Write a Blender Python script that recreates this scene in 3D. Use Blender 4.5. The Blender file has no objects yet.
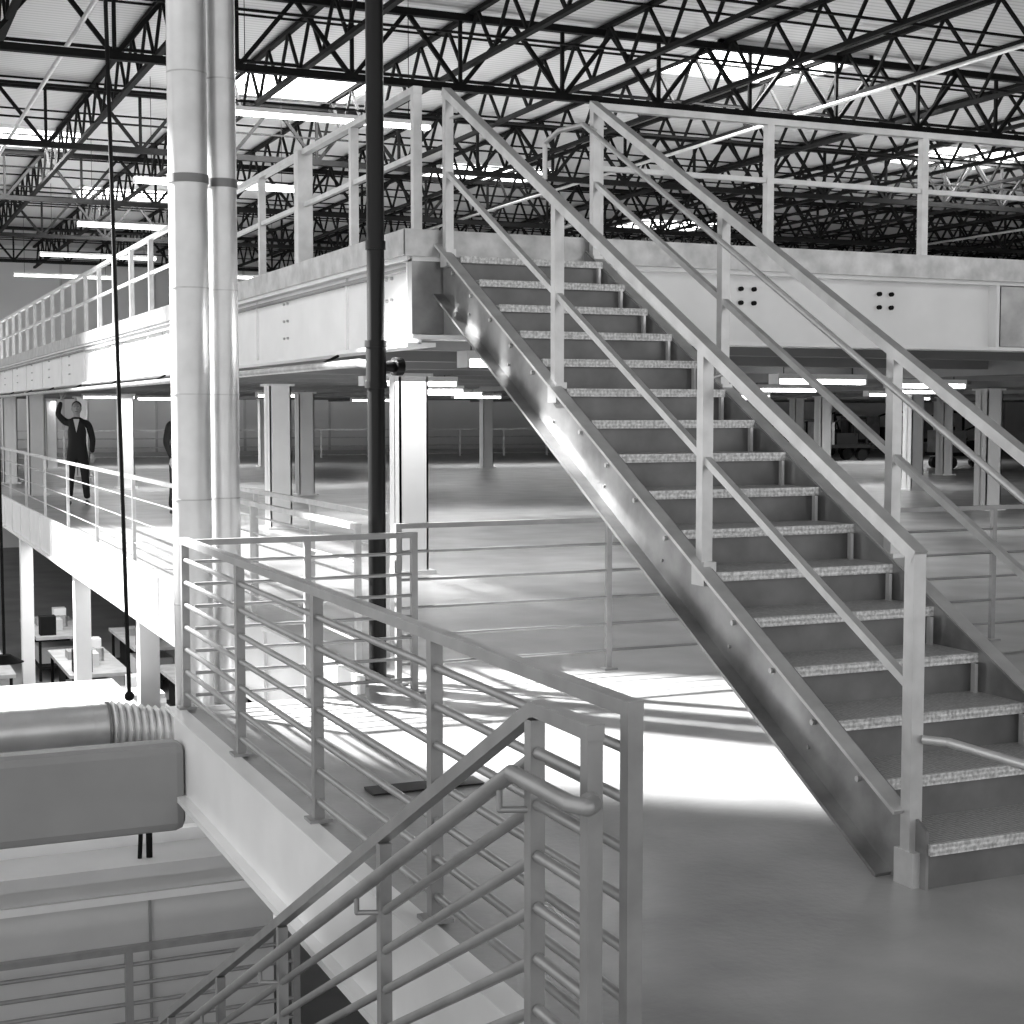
import bpy, math, random
from mathutils import Vector, Matrix
random.seed(4)
S = bpy.context.scene
S.view_settings.view_transform = 'Standard'
COL = S.collection

# ------------------------------------------------------------ materials
def mat(name, g, rough=0.5, metal=0.0, noise=0.0, scale=6.0, bump=0.0, bscale=None, emit=0.0, spec=0.5, detail=6):
    m = bpy.data.materials.new(name); m.use_nodes = True
    nt = m.node_tree; b = nt.nodes['Principled BSDF']
    b.inputs['Base Color'].default_value = (g, g, g, 1)
    b.inputs['Roughness'].default_value = rough
    b.inputs['Metallic'].default_value = metal
    b.inputs['Specular IOR Level'].default_value = spec
    tc = nt.nodes.new('ShaderNodeTexCoord')
    if noise > 0:
        n = nt.nodes.new('ShaderNodeTexNoise'); n.inputs['Scale'].default_value = scale
        n.inputs['Detail'].default_value = detail
        r = nt.nodes.new('ShaderNodeValToRGB')
        lo, hi = max(0, g*(1-noise)), min(1, g*(1+noise))
        r.color_ramp.elements[0].position = 0.3; r.color_ramp.elements[1].position = 0.7
        r.color_ramp.elements[0].color = (lo, lo, lo, 1); r.color_ramp.elements[1].color = (hi, hi, hi, 1)
        nt.links.new(tc.outputs['Object'], n.inputs['Vector'])
        nt.links.new(n.outputs['Fac'], r.inputs['Fac']); nt.links.new(r.outputs['Color'], b.inputs['Base Color'])
    if bump > 0:
        n2 = nt.nodes.new('ShaderNodeTexNoise'); n2.inputs['Scale'].default_value = bscale or scale*4
        bp = nt.nodes.new('ShaderNodeBump'); bp.inputs['Strength'].default_value = bump; bp.inputs['Distance'].default_value = 0.01
        nt.links.new(tc.outputs['Object'], n2.inputs['Vector'])
        nt.links.new(n2.outputs['Fac'], bp.inputs['Height']); nt.links.new(bp.outputs['Normal'], b.inputs['Normal'])
    if emit > 0:
        b.inputs['Emission Color'].default_value = (1, 1, 1, 1); b.inputs['Emission Strength'].default_value = emit
    return m

M_floor = mat('polished_concrete', 0.31, 0.34, 0, 0.28, 1.6, 0.15, 30, detail=14)
M_floor2 = mat('lower_concrete', 0.22, 0.6, 0, 0.2, 0.8)
M_white = mat('white_painted_steel', 0.84, 0.32, 0, 0.05, 3, 0.05, 10)
M_offw = mat('offwhite_panel', 0.55, 0.5, 0, 0.10, 2)
M_encl = mat('enclosure_panel', 0.62, 0.6, 0, 0.06, 2)
M_col = mat('column_paint', 0.80, 0.45, 0, 0.05, 2)
M_rail = mat('gray_rail_paint', 0.31, 0.33, 0.35, 0.14, 8)
M_railL = mat('galvanised_rail', 0.60, 0.30, 0.5, 0.14, 8)
M_galv = mat('galvanised_steel', 0.46, 0.32, 0.6, 0.25, 9, 0.1, 40)
M_string = mat('stringer_steel', 0.30, 0.30, 0.65, 0.4, 4, 0.1, 30)
M_dark = mat('dark_steel', 0.010, 0.8, 0.0, 0.2, 5, spec=0.12)
M_black = mat('black_pipe_paint', 0.003, 0.38, 0.0, spec=0.3)
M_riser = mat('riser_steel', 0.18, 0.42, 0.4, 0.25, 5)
M_beamg = mat('gray_duct_paint', 0.28, 0.5, 0, 0.10, 2)
M_wall = mat('wall_panel', 0.75, 0.8, 0, 0.05, 0.3)
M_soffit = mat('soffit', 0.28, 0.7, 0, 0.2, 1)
M_tube = mat('fluorescent_tube', 0.9, 0.4, emit=8)
M_sky = mat('skylight_panel', 0.9, 0.4, emit=6)
M_duct = mat('spiral_duct', 0.62, 0.34, 0.6, 0.12, 4, 0.08, 14)
M_suit = mat('dark_suit', 0.012, 0.8)
M_skin = mat('skin', 0.38, 0.5)
M_shirt = mat('shirt', 0.6, 0.7)
M_hair = mat('hair', 0.02, 0.6)
M_wood = mat('bench_top', 0.40, 0.5, 0, 0.2, 4)
M_mat = mat('rubber', 0.05, 0.7)

def diamond(name, lo, hi, k):
    m = mat(name, 0.5, 0.42, 0.35)
    nt = m.node_tree; b = nt.nodes['Principled BSDF']; L = nt.links.new
    tc = nt.nodes.new('ShaderNodeTexCoord'); sp = nt.nodes.new('ShaderNodeSeparateXYZ'); L(tc.outputs['Object'], sp.inputs[0])
    def mt(op, a, c=None, v=None):
        n = nt.nodes.new('ShaderNodeMath'); n.operation = op; L(a, n.inputs[0])
        if c is not None: L(c, n.inputs[1])
        if v is not None: n.inputs[1].default_value = v
        return n.outputs[0]
    w = mt('ADD', sp.outputs['Y'], sp.outputs['Z'])
    x = sp.outputs['X']
    a = mt('SINE', mt('MULTIPLY', mt('ADD', x, w), v=165.0)); c = mt('SINE', mt('MULTIPLY', mt('SUBTRACT', x, w), v=165.0))
    d = mt('MULTIPLY', a, c)
    nz = nt.nodes.new('ShaderNodeTexNoise'); nz.inputs['Scale'].default_value = 70; nz.inputs['Detail'].default_value = 6; L(tc.outputs['Object'], nz.inputs['Vector'])
    d2 = mt('ADD', mt('MULTIPLY', d, v=k), mt('MULTIPLY', nz.outputs['Fac'], v=1.5))
    r = nt.nodes.new('ShaderNodeValToRGB')
    r.color_ramp.elements[0].position = 0.5; r.color_ramp.elements[0].color = (lo, lo, lo, 1)
    r.color_ramp.elements[1].position = 1.0; r.color_ramp.elements[1].color = (hi, hi, hi, 1)
    L(d2, r.inputs['Fac']); L(r.outputs['Color'], b.inputs['Base Color'])
    bp = nt.nodes.new('ShaderNodeBump'); bp.inputs['Strength'].default_value = 0.4; bp.inputs['Distance'].default_value = 0.002
    L(d, bp.inputs['Height']); L(bp.outputs['Normal'], b.inputs['Normal'])
    return m
M_dia = diamond('diamond_plate', 0.28, 0.50, 0.35)
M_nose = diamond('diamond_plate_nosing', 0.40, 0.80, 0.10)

def roofmat():
    m = mat('corrugated_roof_deck', 0.6, 0.6, 0)
    nt = m.node_tree; b = nt.nodes['Principled BSDF']
    tc = nt.nodes.new('ShaderNodeTexCoord'); w = nt.nodes.new('ShaderNodeTexWave'); w.bands_direction = 'Y'
    w.inputs['Scale'].default_value = 2.0
    r = nt.nodes.new('ShaderNodeValToRGB')
    r.color_ramp.elements[0].position = 0.1; r.color_ramp.elements[0].color = (0.46, 0.46, 0.46, 1)
    r.color_ramp.elements[1].position = 0.4; r.color_ramp.elements[1].color = (0.60, 0.60, 0.60, 1)
    nt.links.new(tc.outputs['Object'], w.inputs['Vector']); nt.links.new(w.outputs['Color'], r.inputs['Fac'])
    nt.links.new(r.outputs['Color'], b.inputs['Base Color'])
    return m
M_roof = roofmat()

# ------------------------------------------------------------ builder
class B:
    def __init__(s): s.v=[]; s.f=[]; s.m=[]; s.sm=[]; s.mats=[]
    def mi(s, m):
        if m not in s.mats: s.mats.append(m)
        return s.mats.index(m)
    def add(s, vs, fs, m, smooth=False):
        o=len(s.v); s.v += [tuple(x) for x in vs]; k=s.mi(m)
        for f in fs: s.f.append(tuple(i+o for i in f)); s.m.append(k); s.sm.append(smooth)
    def box(s, x0,x1,y0,y1,z0,z1, m):
        vs=[(x0,y0,z0),(x1,y0,z0),(x1,y1,z0),(x0,y1,z0),(x0,y0,z1),(x1,y0,z1),(x1,y1,z1),(x0,y1,z1)]
        s.add(vs,[(0,3,2,1),(4,5,6,7),(0,1,5,4),(1,2,6,5),(2,3,7,6),(3,0,4,7)],m)
    def beam(s,p,q,w,h,m):
        p=Vector(p);q=Vector(q);d=(q-p).normalized()
        sd=d.cross(Vector((0,0,1)))
        if sd.length<1e-4: sd=Vector((1,0,0))
        sd.normalize(); u=sd.cross(d).normalized()
        vs=[]
        for c in (p,q):
            for a,b in ((-1,-1),(1,-1),(1,1),(-1,1)): vs.append(c+sd*(a*w/2)+u*(b*h/2))
        s.add(vs,[(3,2,1,0),(4,5,6,7),(1,5,4,0),(2,6,5,1),(3,7,6,2),(0,4,7,3)],m)
    def cyl(s,p,q,r,m,n=12,r2=None,caps=True):
        p=Vector(p);q=Vector(q);d=(q-p).normalized(); r2=r if r2 is None else r2
        a=d.cross(Vector((0,0,1)))
        if a.length<1e-4: a=Vector((1,0,0))
        a.normalize(); b=d.cross(a)
        A=[p+(a*math.cos(t)+b*math.sin(t))*r for t in [2*math.pi*i/n for i in range(n)]]
        C=[q+(a*math.cos(t)+b*math.sin(t))*r2 for t in [2*math.pi*i/n for i in range(n)]]
        s.add(A+C,[(i,(i+1)%n,(i+1)%n+n,i+n) for i in range(n)],m,True)
        if caps: s.add(A+C,[tuple(range(n-1,-1,-1)),tuple(range(n,2*n))],m)
    def pipe(s,pts,r,m,n=10):
        for i in range(len(pts)-1):
            s.cyl(pts[i],pts[i+1],r,m,n)
            if i: s.ball(pts[i],r,m,n)
    def ball(s,c,r,m,n=10,sc=(1,1,1)):
        vs=[];fs=[];k=max(4,n//2)
        for j in range(k+1):
            ph=math.pi*j/k
            for i in range(n):
                t=2*math.pi*i/n
                vs.append((c[0]+r*sc[0]*math.sin(ph)*math.cos(t),c[1]+r*sc[1]*math.sin(ph)*math.sin(t),c[2]+r*sc[2]*math.cos(ph)))
        for j in range(k):
            for i in range(n): fs.append((j*n+i,(j+1)*n+i,(j+1)*n+(i+1)%n,j*n+(i+1)%n))
        s.add(vs,fs,m,True)
    def prism_x(s,poly,x0,x1,m):
        n=len(poly)
        vs=[(x0,y,z) for y,z in poly]+[(x1,y,z) for y,z in poly]
        s.add(vs,[tuple(range(n)),tuple(range(2*n-1,n-1,-1))]+[(i,i+n,(i+1)%n+n,(i+1)%n) for i in range(n)],m)
    def done(s,name,bevel=0,parent=None,loc=None):
        me=bpy.data.meshes.new(name); me.from_pydata(s.v,[],s.f)
        for m in s.mats: me.materials.append(m)
        me.polygons.foreach_set('material_index',s.m); me.polygons.foreach_set('use_smooth',s.sm)
        me.update()
        o=bpy.data.objects.new(name,me); COL.objects.link(o)
        if bevel:
            b=o.modifiers.new('bevel','BEVEL'); b.width=bevel; b.segments=2; b.limit_method='ANGLE'
        if parent: o.parent=parent
        if loc: o.location=loc
        return o

# ------------------------------------------------------------ shell
DZ=2.65
XE=1.64; XL=2.70; YE=8.22
b=B()
b.box(XL,62,-4,62,-0.15,0,M_floor); b.box(XE,XL,-4,YE,-0.15,0,M_floor); b.box(-1.2,XE,-4,3.0,-0.15,0,M_floor)
b.done('floor')
b=B(); b.box(-14,62,-4,62,-3.8,-3.65,M_floor2); b.done('floor_lower')
b=B(); b.box(-3.5,62,-4,62,8.0,8.12,M_roof); b.done('ceiling')
b=B(); b.box(-14,62,62,62.2,-3.65,8.0,M_wall)
for i in range(20): b.box(-10+i*3.6,-9.9+i*3.6,61.96,62,0,8,M_offw)
b.done('wall_north')
b=B(); b.box(62,62.2,-4,62.2,-3.65,8.0,M_wall); b.done('wall_east')

b=B()
b.box(XE-0.02,XE,3.0,YE+.02,-0.42,-0.002,M_white); b.box(XE-0.07,XE-0.02,3.0,YE+.02,-0.44,-0.41,M_white)
b.box(XE-0.07,XE+0.02,3.0,YE+.02,0.0,0.012,M_white)
b.box(XE,XL-.03,YE,YE+.02,-0.42,-0.002,M_white)
b.done('mezzanine_edge_beam')
b=B()
b.box(XL-0.03,XL,YE,61,-0.42,0.10,M_white); b.box(XL-0.08,XL-0.03,YE+.1,61,-0.44,-0.41,M_white)
for i in range(40): b.box(XL-0.05,XL-0.03,9.0+i*1.3,9.08+i*1.3,-0.41,0.08,M_white)
b.done('walkway_edge_beam')

# ------------------------------------------------------------ raised platform
b=B()
PX=3.10; PY=8.55
b.box(PX-0.02,61.8,PY-0.03,57,DZ-0.10,DZ,M_offw)
b.box(PX-0.05,PX+0.0,PY-0.05,57,DZ-0.13,DZ+0.02,M_galv)
b.box(PX-0.05,61.8,PY-0.07,PY-0.03,DZ-0.14,DZ+0.015,M_galv)
b.box(PX+0.05,PX+0.07,PY,57,2.0,DZ-0.1,M_white)
b.box(PX-0.02,PX+0.16,PY,57,1.985,2.01,M_white)
b.box(PX-0.02,PX+0.16,PY,57,DZ-0.155,DZ-0.13,M_white)
b.box(PX+0.0,61.8,PY+0.05,PY+0.07,2.05,DZ-0.1,M_white)
b.box(PX+0.0,61.8,PY-0.04,PY+0.16,2.03,2.055,M_white)
b.box(PX+0.0,61.8,PY-0.04,PY+0.16,DZ-0.165,DZ-0.14,M_white)
b.box(PX+0.0,3.30,PY-0.03,PY+0.04,2.06,DZ-0.15,M_string)
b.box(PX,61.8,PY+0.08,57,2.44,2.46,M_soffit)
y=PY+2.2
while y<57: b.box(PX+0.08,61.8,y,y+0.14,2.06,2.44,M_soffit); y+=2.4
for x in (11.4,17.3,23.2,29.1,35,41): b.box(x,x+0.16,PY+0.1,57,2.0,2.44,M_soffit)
def bolts_s(x,n=4,dx=0.1):
    for i in range(n):
        for j in range(2): b.cyl((x+j*dx,PY+0.05,2.40-i*0.09),(x+j*dx,PY+0.025,2.40-i*0.09),0.015,M_dark,8)
for x in (5.4,6.5,10.5): bolts_s(x,2)
for x in (7.45,12.0): b.box(x,x+0.03,PY-0.03,PY+0.05,2.055,DZ-0.16,M_white)
b.box(7.5,7.95,PY-0.02,PY+0.05,2.06,DZ-0.17,M_string)
y=9.0
while y<50:
    for j in range(3):
        b.cyl((PX+0.05,y,2.42-j*0.13),(PX+0.035,y,2.42-j*0.13),0.010,M_galv,8)
        b.cyl((PX+0.05,y+0.1,2.42-j*0.13),(PX+0.035,y+0.1,2.42-j*0.13),0.010,M_galv,8)
    b.box(PX+.03,PX+.05,y+.9,y+.92,2.01,DZ-.15,M_white)
    y+=2.4
b.done('raised_platform')

def column(x,y,z0,z1,w=0.30,m=M_col):
    b=B(); h=w/2; t=0.02
    b.box(-h,-h+t,-h,h,0,z1-z0,m); b.box(h-t,h,-h,h,0,z1-z0,m); b.box(-h,h,-t/2,t/2,0,z1-z0,m)
    b.box(-h,h,-h,-h+t,0,z1-z0,m)
    b.box(-h-.06,h+.06,-h-.06,h+.06,0,0.03,m); b.box(-h-.04,h+.04,-h-.04,h+.04,z1-z0-0.03,z1-z0,m)
    b.done('platform_column',loc=(x,y,z0))
for (x,y) in [(5.2,14.4),(5.5,20.5),(8.2,28.6),(5.5,26.6),(5.5,32.7),(5.5,39),(5.5,45),(3.5,36.0),(3.45,42),(16.9,40.3),(17.2,19.8),(20.2,25.5),(21.5,30.5),(25.7,31.2),(24.5,36),(11.4,44),(30,38),(3.45,30.5),(26,48),(36,44)]:
    column(x,y,0,1.98)
for y in (12.5,15.8,20.5,27.0,36.0,42.0):
    b=B(); b.box(-.1,.1,-.1,.1,0,3.2,M_col); b.box(-.16,.16,-.16,.16,0,.03,M_col); b.box(-.16,.16,-.16,.16,3.17,3.2,M_col)
    b.done('support_column',loc=(2.85,y,-3.65))

# ------------------------------------------------------------ guardrails
def guard(name,p0,p1,posts,hs,pw=0.045,rt=0.04,rb=0.026,mp=M_rail,top=0.95,base=0,round_=True):
    b=B(); p0=Vector(p0);p1=Vector(p1)
    for t in posts:
        c=p0.lerp(p1,t); b.beam(c+Vector((0,0,base)),c+Vector((0,0,top-rt*.5)),pw,pw,mp)
        b.box(c.x-.045,c.x+.045,c.y-.045,c.y+.045,c.z+base,c.z+base+.012,mp)
    d=(p1-p0).normalized()*pw/2
    for i,h in enumerate(hs):
        a=p0+Vector((0,0,h)); q=p1+Vector((0,0,h))
        if i==0:
            z=Vector((0,0,-rt/2)); b.beam(a+z-d*1.05,q+z+d*1.05,pw*1.04,rt,mp)
        elif round_: b.cyl(a,q,rb/2,mp,8)
        else: b.beam(a,q,rb,rb,mp)
    return b.done(name)
H8=[.92-.12*i for i in range(8)]
H6=[.95-.166*i for i in range(6)]
ys=[3.11,4.40,5.68,6.93,8.15]
guard('stairwell_guardrail',(XE+.03,3.11,.012),(XE+.03,8.15,.012),[(y-3.11)/5.04 for y in ys],H8,0.040,0.036,0.027,top=.92)
guard('cross_guardrail',(XE+.08,8.15,0),(2.97,8.15,0),[.5,1],H8,0.035,0.032,0.020,top=.92)
guard('cross_guardrail',(2.97,8.42,0),(20,8.42,0),[0,1.38/17,2.9/17,4.4/17,5.9/17,7.4/17,8.9/17,10.4/17,12/17,13.5/17,15/17,1],H6,0.033,0.03,0.018)
guard('walkway_guardrail',(XL+.05,8.5,0.0),(XL+.05,58,0.0),[i/20 for i in range(21)],[.95,.72,.49,.26],0.035,0.035,0.016,mp=M_railL)
guard('walkway_guardrail',(3.2,9.3,0.0),(3.2,14.4,0.0),[0,.33,.66,1],[.95,.72,.49,.26],0.035,0.035,0.018,mp=M_railL)
guard('far_guardrail',(5,52,0),(40,52,0),[i/20 for i in range(21)],[1.0,.7,.4,.1],0.06,0.05,0.04,mp=M_railL,top=1.0)
def prail(name,p0,p1,dist,thick=None):
    b=B(); p0=Vector(p0);p1=Vector(p1);L=(p1-p0).length;d=(p1-p0)/L;n=int(L/dist); T=.86
    for i in range(n+1):
        c=p0+d*(dist*i); w=0.052 if i!=2 or not thick else thick
        b.beam(c,c+Vector((0,0,T-.01)),w,w,M_railL)
        b.box(c.x-.07,c.x+.07,c.y-.05,c.y+.05,c.z,c.z+.015,M_railL)
    b.beam(p0+Vector((0,0,T-.022))-d*.03,p1+Vector((0,0,T-.022)),.055,.040,M_railL)
    b.beam(p0+Vector((0,0,.46)),p1+Vector((0,0,.46)),.032,.032,M_railL)
    return b.done(name)
prail('platform_guardrail',(PX+.06,8.60,DZ),(PX+.06,56,DZ),1.2,0.11)
prail('platform_guardrail',(4.36,8.60,DZ),(45,8.60,DZ),1.25)

# ------------------------------------------------------------ steel staircase (up)
b=B()
SX0,SX1=3.29,4.22; NR=17; RI=DZ/NR; RU=0.28; Y0=4.04
for k in range(1,NR):
    y=Y0+(k-1)*RU; z=k*RI
    b.box(SX0+.01,SX1-.01,y+.01,y+RU+.02,z-.012,z,M_dia)
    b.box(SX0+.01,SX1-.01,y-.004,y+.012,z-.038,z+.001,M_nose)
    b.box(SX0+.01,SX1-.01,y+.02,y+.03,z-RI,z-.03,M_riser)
    b.box(SX1-.050,SX1-.035,y+RU-.03,y+RU-.005,z,z+RI*.75,M_railL)
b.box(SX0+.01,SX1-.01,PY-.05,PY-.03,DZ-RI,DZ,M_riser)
top=8.50
zt=lambda y: .195+(y-Y0)*.537
zr=lambda y: 1.15+(y-4.13)*.541
for s,(xw,xf) in ((-1,(SX0,SX0-.065)),(1,(SX1,SX1+.065))):
    dp=.30
    yb=Y0+(dp-.195)/.537
    poly=[(Y0+.01,0),(Y0+.01,zt(Y0+.01)),(top,zt(top)),(top,zt(top)-dp),(yb,0)]
    b.prism_x(poly,min(xw,xw-s*.012),max(xw,xw-s*.012),M_string)
    xm=(xw+xf)/2; w=abs(xw-xf)
    b.beam((xm,Y0+.10,zt(Y0+.10)),(xm,top,zt(top)),w,.014,M_railL)
    b.beam((xm,yb,0.008),(xm,top,zt(top)-dp),w,.014,M_string)
    for k in range(1,NR):
        y=Y0+(k-1)*RU+.1
        z=zt(y)-.10
        b.cyl((xw,y,z),(xw+s*.012,y,z),.011,M_railL,8)
        if k%2: b.cyl((xw,y+.03,z-.1),(xw+s*.008,y+.03,z-.1),.007,M_galv,8)
    xp=xw if s==-1 else xw+.03
    for y in (4.13,5.5,6.93,8.42):
        b.beam((xp,y,0 if y<4.2 else zt(y)-.04),(xp,y,zr(y)-.02),.050,.050,M_railL)
        b.box(xp-.03,xp+.03,y-.05,y+.05,(0 if y<4.2 else zt(y)-.10),(.12 if y<4.2 else zt(y)-.0),M_railL)
    b.beam((xp,4.11,zr(4.11)-.022),(xp,8.45,zr(8.45)-.022),.053,.045,M_railL)
    b.beam((xp,4.13,zr(4.13)-.48),(xp,8.42,zr(8.42)-.48),.030,.030,M_railL)
    xh=xw-s*.06-(.04*s if s<0 else 0); hz=-.13
    pts=[(xh,3.70,zr(4.0)+hz-.02),(xh,4.0,zr(4.0)+hz),(xh,8.4,zr(8.4)+hz),(xh,8.75,zr(8.4)+hz+.02)]
    if s==1: pts+= [(xh,8.95,zr(8.4)+hz-.02),(xh,8.95,zr(8.4)+hz-.25)]
    if s==1: b.pipe(pts,.016,M_railL,10)
    else: b.pipe([(xh,4.25,zr(4.25)+hz),pts[2]],.016,M_railL,10)
    for y in (5.5,6.93,8.40):
        b.cyl((xh,y,zr(y)+hz),(xp,y,zr(y)+hz-.03),.009,M_railL,8)
b.pipe([(SX0+.02,4.10,.50),(SX0+.07,4.03,.50),(SX0+.07,3.4,.50),(SX0+.07,3.32,.46),(SX0+.07,3.30,.0)],.016,M_railL,10)
b.done('steel_staircase')

# ------------------------------------------------------------ descending staircase with railing
b=B()
SL=.53
def zl(y): return 0 if y<3.11 else -(y-3.11)*SL
RX=1.44; T=.945
for y in (2.86,3.15,4.22,5.38,6.4,7.5):
    b.beam((RX,y,zl(y)-(.0 if y<3.2 else .12)),(RX,y,zl(y)+T-.025),.036,.036,M_rail)
b.beam((RX,2.838,T-.018),(RX,3.14,T-.018),.040,.034,M_rail)
b.cyl((RX-.019,3.135,T-.02),(RX+.019,3.135,T-.02),.019,M_rail,14)
b.beam((RX,3.14,T-.020),(RX,7.75,zl(7.75)+T-.005),.0378,.034,M_rail)
for i in range(1,8):
    h=T-.12*i
    b.cyl((RX,2.86,h),(RX,3.13,h),.014,M_rail,8); b.cyl((RX,3.13,h),(RX,7.75,zl(7.75)+h),.014,M_rail,8)
hx=1.365
b.pipe([(RX,2.87,.78),(RX-.03,2.79,.79),(hx+.02,2.77,.79),(hx,2.81,.79),(hx,3.11,.79),(hx,7.3,zl(7.3)+.78),(hx,7.45,zl(7.3)+.75),(RX,7.5,zl(7.3)+.73)],.019,M_rail,12)
for y in (3.15,4.22,5.38,6.4):
    b.pipe([(hx,y+.03,zl(y+.03)+.775),(hx,y+.03,zl(y)+.71),(RX,y,zl(y)+.71)],.008,M_rail,8)
for x in (.42,1.36):
    b.beam((x,3.0,-.12),(x,7.85,-.12-4.85*SL),.04,.28,M_string)
n=15
for k in range(1,n):
    y=3.0+k*.31; z=-k*.164
    b.box(.44,1.34,y-.31,y,z-.03,z,M_dia)
b.box(-3.5,2.55,7.75,9.25,-2.62,-2.56,M_dia)
b.done('descending_staircase')
guard('landing_guardrail',(-3.2,9.2,-2.56),(2.55,9.2,-2.56),[.1,.33,.58,.82,1],[.95,.83,.71,.59,.47,.35,.23],.045,.040,.028)

# ------------------------------------------------------------ left: duct beam, spiral duct, enclosure
b=B(); b.box(-4.5,1.64-.02,7.93,8.13,-.60,-.13,M_beamg)
b.done('rectangular_duct',bevel=.05)
b=B()
dy,dz=9.05,-.24
b.cyl((-4.5,dy,dz),(1.40,dy,dz),.140,M_duct,24)
for i in range(39): b.cyl((-4.4+i*.15,dy,dz),(-4.392+i*.15,dy,dz),.143,M_duct,24)
for i in range(9):
    x=1.40+i*.042; b.cyl((x,dy,dz-.008*i),(x+.021,dy,dz-.008*i),.136,M_duct,24,r2=.155,caps=False); b.cyl((x+.021,dy,dz-.008*i),(x+.042,dy,dz-.008*i),.155,M_duct,24,r2=.136,caps=False)
b.cyl((1.385,dy,dz),(1.40,dy,dz),.152,M_riser,24)
for x in (-3.5,-1.5,.4): b.box(x,x+.03,dy-.17,dy-.15,-2.5,-.1,M_galv); b.box(x,x+.03,dy-.17,dy+.1,-.39,-.37,M_galv)
b.done('spiral_duct')
b=B()
b.box(-6,2.5,9.55,16.2,-3.65,-1.28,M_encl); b.box(-6.1,2.56,9.45,16.3,-1.28,-1.2,M_encl)
b.box(-6.0,2.5,9.9,10.0,-1.2,-1.12,M_white); b.box(-6.0,2.5,9.52,9.55,-1.45,-1.40,M_white)
for i in range(8): b.box(-6+i*1.1,-5.985+i*1.1,9.53,9.55,-3.6,-1.45,M_beamg)
b.cyl((1.15,10.3,-1.2),(1.15,10.3,-1.02),.22,M_duct,20); b.cyl((1.15,10.3,-1.02),(1.15,10.3,-.93),.30,M_duct,20,r2=.1)
b.pipe([(1.72,9.6,-1.2),(1.72,9.6,-.75),(1.72,9.3,-.5),(1.72,9.2,-.4)],.02,M_dark)
b.pipe([(1.66,9.6,-1.2),(1.66,9.5,-.85),(1.62,9.3,-.6),(1.62,9.2,-.4)],.014,M_dark)
b.done('enclosure_roof')

def vduct(x,y,r,z0):
    b=B(); b.cyl((0,0,z0),(0,0,7.95),r,M_duct,32)
    z=z0+.2
    while z<7.9:
        b.cyl((0,0,z),(0,0,z+.008),r+.0025,M_galv,32); z+=.62
    b.cyl((0,0,2.93),(0,0,2.98),r+.006,M_riser,32)
    b.cyl((0,0,z0-.02),(0,0,z0+.03),r+.015,M_galv,32)
    b.done('vertical_duct',loc=(x,y,0))
vduct(1.905,9.05,.114,-.36); vduct(2.125,9.15,.09,-.36)
b=B()
px,py=2.91,8.62
b.cyl((px,py,0),(px,py,7.95),.052,M_black,20)
b.cyl((px,py,1.76),(px,py,2.0),.060,M_black,20); b.cyl((px,py,1.74),(px,py,1.78),.067,M_black,20); b.cyl((px,py,1.98),(px,py,2.02),.067,M_black,20)
b.cyl((px,py,1.87),(px+.18,py+.05,1.87),.033,M_black,14); b.cyl((px+.12,py+.03,1.87),(px+.17,py+.04,1.87),.055,M_black,14)
b.cyl((px,py,2.55),(px,py,2.6),.06,M_black,16); b.cyl((px,py,0),(px,py,.02),.11,M_black,16)
b.done('black_standpipe')
b=B(); b.pipe([(px+.02,py+.1,1.88),(px+.02,9.0,1.90),(px+.02,55,1.90)],.026,M_galv,10)
for i in range(14): b.cyl((px+.03,10+i*3,1.9),(px+.2,10+i*3,1.98),.01,M_dark,6)
b.done('sprinkler_pipe')
b=B(); b.cyl((1.52,9.05,-.08),(1.38,9.05,7.95),.012,M_dark,8); b.ball((1.52,9.05,-.065),.03,M_dark); b.done('hanging_cable')
b=B(); b.cyl((1.14,12.5,-.3),(1.10,12.5,7.95),.012,M_dark,8); b.cyl((1.14,12.5,-.36),(1.14,12.5,-.30),.15,M_dark,16,r2=.05); b.done('hanging_cable')

# ------------------------------------------------------------ roof structure
b=B()
b.beam((0,-4,7.93),(0,61.8,7.93),.10,.07,M_dark); b.beam((0,-4,7.15),(0,61.8,7.15),.10,.07,M_dark)
y=-3.9; i=0
while y<61.0:
    z0,z1=(7.15,7.93) if i%2==0 else (7.93,7.15)
    b.beam((0,y,z0),(0,y+.65,z1),.048,.048,M_dark); y+=.65; i+=1
j=b.done('bar_joist'); me=j.data; j.location.x=-2.6
x=0.0
while x<61:
    o=bpy.data.objects.new('bar_joist',me); o.location.x=x; COL.objects.link(o); x+=2.35
b=B()
b.beam((-3.4,0,7.55+.3),(61.8,0,7.85),.13,.11,M_dark); b.beam((-3.4,0,6.75),(61.8,0,6.75),.13,.11,M_dark)
x=-3.4;i=0
while x<61:
    z0,z1=(6.75,7.85) if i%2==0 else (7.85,6.75)
    b.beam((x,0,z0),(x+.9,0,z1),.065,.065,M_dark)
    if i%2==0: b.beam((x,0,6.75),(x,0,7.85),.055,.055,M_dark)
    x+=.9;i+=1
g=b.done('roof_girder'); g.location.y=15.0
for y in (23,31,39,47,55):
    o=bpy.data.objects.new('roof_girder',g.data); o.location.y=y; COL.objects.link(o)
b=B()
for i in range(16):
    y=12+i*3.1
    b.beam((-3.4,y,7.17),(61.8,y,7.17),.035,.035,M_dark); b.beam((-3.4,y,7.9),(61.8,y,7.9),.035,.035,M_dark)
b.done('joist_bridging')
b=B()
for x in (3.2,16,32): b.cyl((x,5,6.95),(x,61,6.95),.035,M_railL,8)
b.done('roof_conduit')
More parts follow.
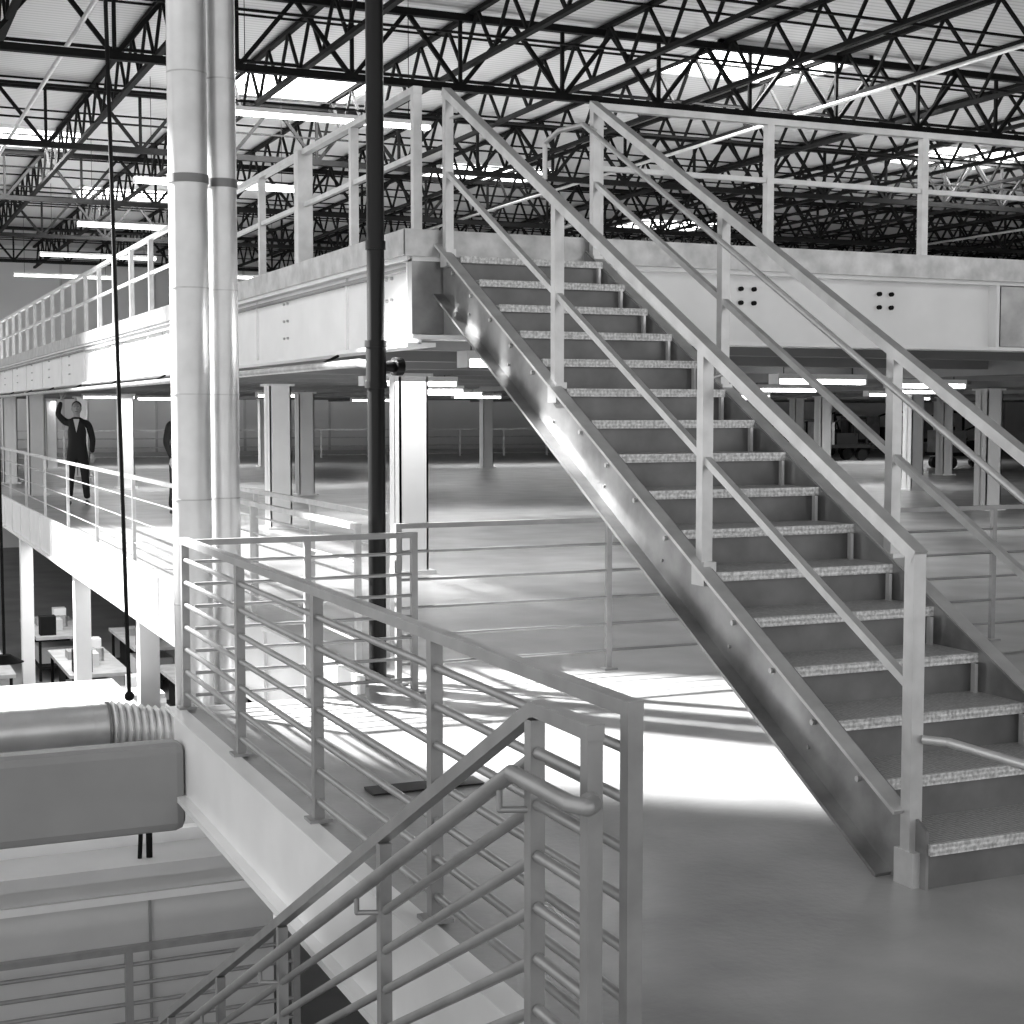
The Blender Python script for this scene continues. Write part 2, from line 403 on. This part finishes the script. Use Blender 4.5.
for i,(x,y) in enumerate([(15.6,24.3),(8.2,29.5),(3.8,37.5),(26,31),(28,24),(16,38),(26,46),(8,46),(38,38)]):
    b=B(); b.box(-1.5,1.5,-1.2,1.2,-.03,0,M_sky)
    b.box(-1.6,-1.5,-1.3,1.3,-.06,0,M_white); b.box(1.5,1.6,-1.3,1.3,-.06,0,M_white); b.box(-1.6,1.6,-1.3,-1.2,-.06,0,M_white); b.box(-1.6,1.6,1.2,1.3,-.06,0,M_white)
    b.done('skylight',loc=(x,y,7.99))
def fluor(x,y,z,L=3.2,axis='x',top=8.0):
    b=B()
    b.box(-L/2,L/2,-.1,.1,.03,.09,M_white); b.cyl((-L/2,-.05,0),(L/2,-.05,0),.025,M_tube,8); b.cyl((-L/2,.05,0),(L/2,.05,0),.025,M_tube,8)
    b.box(-L/2-.02,-L/2,-.1,.1,-.03,.09,M_white); b.box(L/2,L/2+.02,-.1,.1,-.03,.09,M_white)
    for s in (-1,1): b.cyl((s*L*.4,0,.09),(s*L*.4,0,top-z),.006,M_dark,6)
    b.done('fluorescent_light',loc=(x,y,z))
for p in [(6.9,22.6,6.0),(6.9,30,6.0),(6.9,37.5,6.0),(6.9,45,6),(6.9,52,6),(17,45,6),(17,52,6),(26,40,6),(26,50,6),(12,50,6)]: fluor(*p)
for p in [(4.4,10.3),(6.5,18),(10.5,15.0),(14,21),(17.5,22),(13.5,16.8),(20,26),(9,24),(9,33),(14,34),(22,35),(6,38),(15,45),(25,44),(11,28),(19,30),(26,33),(8,42)]:
    fluor(p[0],p[1],1.95,(.5 if p[1]<11 else 1.2),top=2.44)

# ------------------------------------------------------------ lower workbenches & misc
def bench(x,y,z,k=0):
    b=B(); b.box(-.5,.5,-1.5,1.5,.82,.88,M_wood)
    for sx in (-.45,.4):
        for sy in (-1.45,1.4): b.box(sx,sx+.05,sy,sy+.05,0,.82,M_dark)
    b.box(-.45,.45,-1.4,1.4,.25,.28,M_dark)
    b.box(-.2,.1,-.7,-.3,.88,1.1,M_offw); b.box(-.3,.2,.2,.6,.88,1.02,M_beamg); b.box(.1,.35,.7,1.0,.88,1.15,M_white)
    b.box(-.4,-.1,-1.3,-1.0,.88,1.25,M_dark); b.box(-.4,.3,-1.0,-.2,.28,.6,M_offw); b.box(-.35,.35,.2,1.1,.28,.7,M_dark)
    b.cyl((.2,-.1,.88),(.2,-.1,1.1),.07,M_galv,10)
    b.done('workbench',loc=(x,y,z))
for p in [(3.9,27.5),(3.9,32.2),(1.0,24),(2.0,20.2),(2.1,28),(2.3,33),(3.9,23.2),(3.9,18.5),(5.4,25),(5.4,30)]: bench(p[0],p[1],-3.65)
def crate(x,y,z,w,h):
    b=B(); b.box(-w,w,-w,w,.1,h,M_offw)
    for i in range(4): b.box(-w-.01,w+.01,-w-.01,w+.01,.12+i*(h-.16)/3.2,.18+i*(h-.16)/3.2,M_white)
    for s in (-1,0,1): b.box(s*w*.9-.04,s*w*.9+.04,-w,w,0,.1,M_dark)
    b.done('storage_crate',loc=(x,y,z))
for p in [(2.0,17.4,.35,1.0),(1.3,17.6,.3,.8),(2.0,23.0,.4,1.1),(1.9,37,.5,1.2),(3.3,15.0,.3,1.4),(3.6,20.7,.3,1.5)]: crate(p[0],p[1],-3.65,p[2],p[3])
def cart(x,y,k=1.0):
    b=B(); b.box(-.8*k,.8*k,-.4*k,.4*k,.3*k,.38*k,M_dark)
    for sx in (-.6,.6):
        for sy in (-.3,.3): b.cyl((sx*k,(sy-.06)*k,.14*k),(sx*k,(sy+.06)*k,.14*k),.14*k,M_black,12)
    b.box(-.78*k,-.2*k,-.35*k,.35*k,.38*k,.9*k,M_riser); b.box(-.1*k,.5*k,-.3*k,.3*k,.38*k,.65*k,M_dark)
    b.pipe([(.75*k,-.3*k,.38*k),(.75*k,-.3*k,1.0*k),(.75*k,.3*k,1.0*k),(.75*k,.3*k,.38*k)],.03*k,M_dark)
    b.pipe([(-.2*k,-.3*k,.9*k),(.3*k,-.3*k,1.05*k),(.45*k,-.3*k,.6*k)],.02*k,M_dark)
    b.done('equipment_cart',loc=(x,y,0))
for p in [(26,39.5,1.3),(32.5,46.5,1.5),(35.2,46.5,1.6),(29.5,35,1.2),(38,47,1.6),(30,42,1.4)]: cart(*p)
b=B(); b.prism_x([(6.10,0),(6.0,0.0),(5.98,.012),(6.12,.012)],2.0,2.5,M_mat); b.done('rubber_mat')

# ------------------------------------------------------------ people
def skinobj(name,verts,edges,radii,m,parent,sub=2):
    me=bpy.data.meshes.new(name); me.from_pydata(verts,edges,[]); me.materials.append(m)
    o=bpy.data.objects.new(name,me); COL.objects.link(o); o.parent=parent
    sk=o.modifiers.new('skin','SKIN'); sk.use_smooth_shade=True
    for i,r in enumerate(radii):
        o.data.skin_vertices[0].data[i].radius = r if isinstance(r,tuple) else (r,r)
    o.data.skin_vertices[0].data[0].use_root=True
    ss=o.modifiers.new('sub','SUBSURF'); ss.levels=sub; ss.render_levels=sub
    return o
def hand(parent,w,d,side,name):
    w=Vector(w); d=Vector(d).normalized(); s=d.cross(Vector((0,1,0))).normalized()*side; n=d.cross(s)
    vs=[w-d*.02,w+d*.03,w+d*.075]; es=[(0,1),(1,2)]; rs=[(.024,.018),(.036,.016),(.038,.014)]
    for k,(off,L) in enumerate([(-.03,.065),(-.01,.078),(.011,.072),(.03,.056)]):
        a=w+d*.085+s*off; i=len(vs)
        vs+=[a,a+d*L*.5+n*.006,a+d*L+n*.03]; es+=[(2,i),(i,i+1),(i+1,i+2)]; rs+=[.009,.009,.0075]
    i=len(vs); vs+=[w+d*.035-s*.035,w+d*.07-s*.06+n*.01,w+d*.095-s*.065+n*.02]; es+=[(1,i),(i,i+1),(i+1,i+2)]; rs+=[.012,.010,.008]
    skinobj(name,[tuple(v) for v in vs],es,rs,M_skin,parent,1)
def person(loc,rot,raised=True):
    e=bpy.data.objects.new('standing_person',None); COL.objects.link(e); e.location=loc; e.rotation_euler[2]=rot
    V=[(0,0,.93),(0,0,1.08),(0,-.01,1.28),(0,.0,1.42),(0,.0,1.52)]
    E=[(0,1),(1,2),(2,3),(3,4)]; R=[(.165,.12),(.15,.11),(.18,.12),(.12,.08),(.055,.055)]
    for s in (-1,1):
        i=len(V)
        V+=[(s*.10,0,.82),(s*.12,-.01,.50),(s*.15,.02,.10)]; E+=[(0,i),(i,i+1),(i+1,i+2)]; R+=[(.095,.10),(.07,.072),(.058,.06)]
    i=len(V); V+=[(.19,0,1.40),(.26,.02,1.13),(.25,-.08,.90)]; E+=[(3,i),(i,i+1),(i+1,i+2)]; R+=[.068,.055,.040]
    i=len(V)
    if raised: V+=[(-.19,0,1.42),(-.31,-.05,1.56),(-.25,-.08,1.78)]
    else: V+=[(-.19,0,1.40),(-.25,.02,1.13),(-.24,-.08,.90)]
    E+=[(3,i),(i,i+1),(i+1,i+2)]; R+=[.068,.055,.038]
    skinobj('suit_body',V,E,R,M_suit,e)
    if raised: hand(e,(-.245,-.085,1.81),(.1,-.05,1),1,'hand_right')
    else: hand(e,(-.24,-.09,.87),(0,-.15,-1),1,'hand_right')
    hand(e,(.25,-.09,.87),(0,-.15,-1),-1,'hand_left')
    b=B(); b.ball((0,-.01,1.655),.1,M_skin,20,(.76,.93,1.18)); b.cyl((0,0,1.48),(0,0,1.6),.052,M_skin,14)
    b.ball((0,-.105,1.645),.017,M_skin,8,(.8,1.1,1.4))
    for s in (-1,1):
        b.ball((s*.03,-.092,1.668),.011,M_white,8); b.ball((s*.03,-.101,1.668),.006,M_black,8)
        b.ball((s*.078,0,1.65),.022,M_skin,8,(.4,.8,1.3)); b.box(s*.03-.015,s*.03+.015,-.105,-.09,1.684,1.69,M_hair)
    b.box(-.022,.022,-.099,-.08,1.605,1.611,M_hair)
    b.ball((0,.02,1.70),.1,M_hair,20,(.82,.90,.90)); b.done('head',parent=e)
    b=B(); b.add([(-.05,-.10,1.48),(.05,-.10,1.48),(0,-.15,1.25)],[(0,2,1)],M_shirt)
    for s in (-1,1):
        b.ball((s*.15,-.05,.045),.05,M_black,12,(.9,2.4,.9))
    b.done('shirt_and_shoes',parent=e)
person((3.74,27.1,0),math.radians(-12),True)
person((4.86,24.0,0),math.radians(30),False)

# ------------------------------------------------------------ lights
def spot(loc,tgt,e,size,blend,r=.12):
    l=bpy.data.lights.new('sun_shaft','SPOT'); l.energy=e; l.spot_size=math.radians(size); l.spot_blend=blend; l.shadow_soft_size=r
    o=bpy.data.objects.new('sun_shaft_light',l); COL.objects.link(o); o.location=loc
    o.rotation_euler=(Vector(tgt)-Vector(loc)).to_track_quat('-Z','Y').to_euler()
spot((-2.5,14.5,7.0),(3.6,7.05,0),62000,14.5,.35,.16)
spot((-3.0,22,7.0),(2.9,18,.0),28000,50,.6,.2)
def area(loc,sx,sy,e,rot=(0,0,0)):
    l=bpy.data.lights.new('skylight_and_fill','AREA'); l.shape='RECTANGLE'; l.size=sx; l.size_y=sy; l.energy=e
    o=bpy.data.objects.new('skylight_and_fill_light',l); COL.objects.link(o); o.location=loc; o.rotation_euler=rot
for (x,y) in [(15.6,24.3),(8.2,29.5),(3.8,37.5),(26,31),(8,46)]:
    area((x,y,7.9),3,2.4,1100)
for (x,y) in [(7.5,14),(8,22),(8,32),(9,45),(17,16),(18,27),(19,42),(29,24),(30,40)]:
    area((x,y,1.9),7,.8,(100 if y<20 else 210))  # added fill lamps brightening the dark space under the platform
area((3.6,26,-.6),1,12,320)  # added fill lamp below the walkway, lifts the lower level benches
W=bpy.data.worlds.new('World'); S.world=W; W.use_nodes=True
W.node_tree.nodes['Background'].inputs[0].default_value=(1,1,1,1); W.node_tree.nodes['Background'].inputs[1].default_value=1.15

# ------------------------------------------------------------ camera
c=bpy.data.cameras.new('camera'); cam=bpy.data.objects.new('camera',c); COL.objects.link(cam)
cam.location=(0,0,1.6); c.sensor_width=36; c.lens=36*1530/1024; c.clip_end=300; c.clip_start=.05
cam.rotation_euler=(math.radians(90-3.74),0,math.radians(-23.71))
S.camera=cam
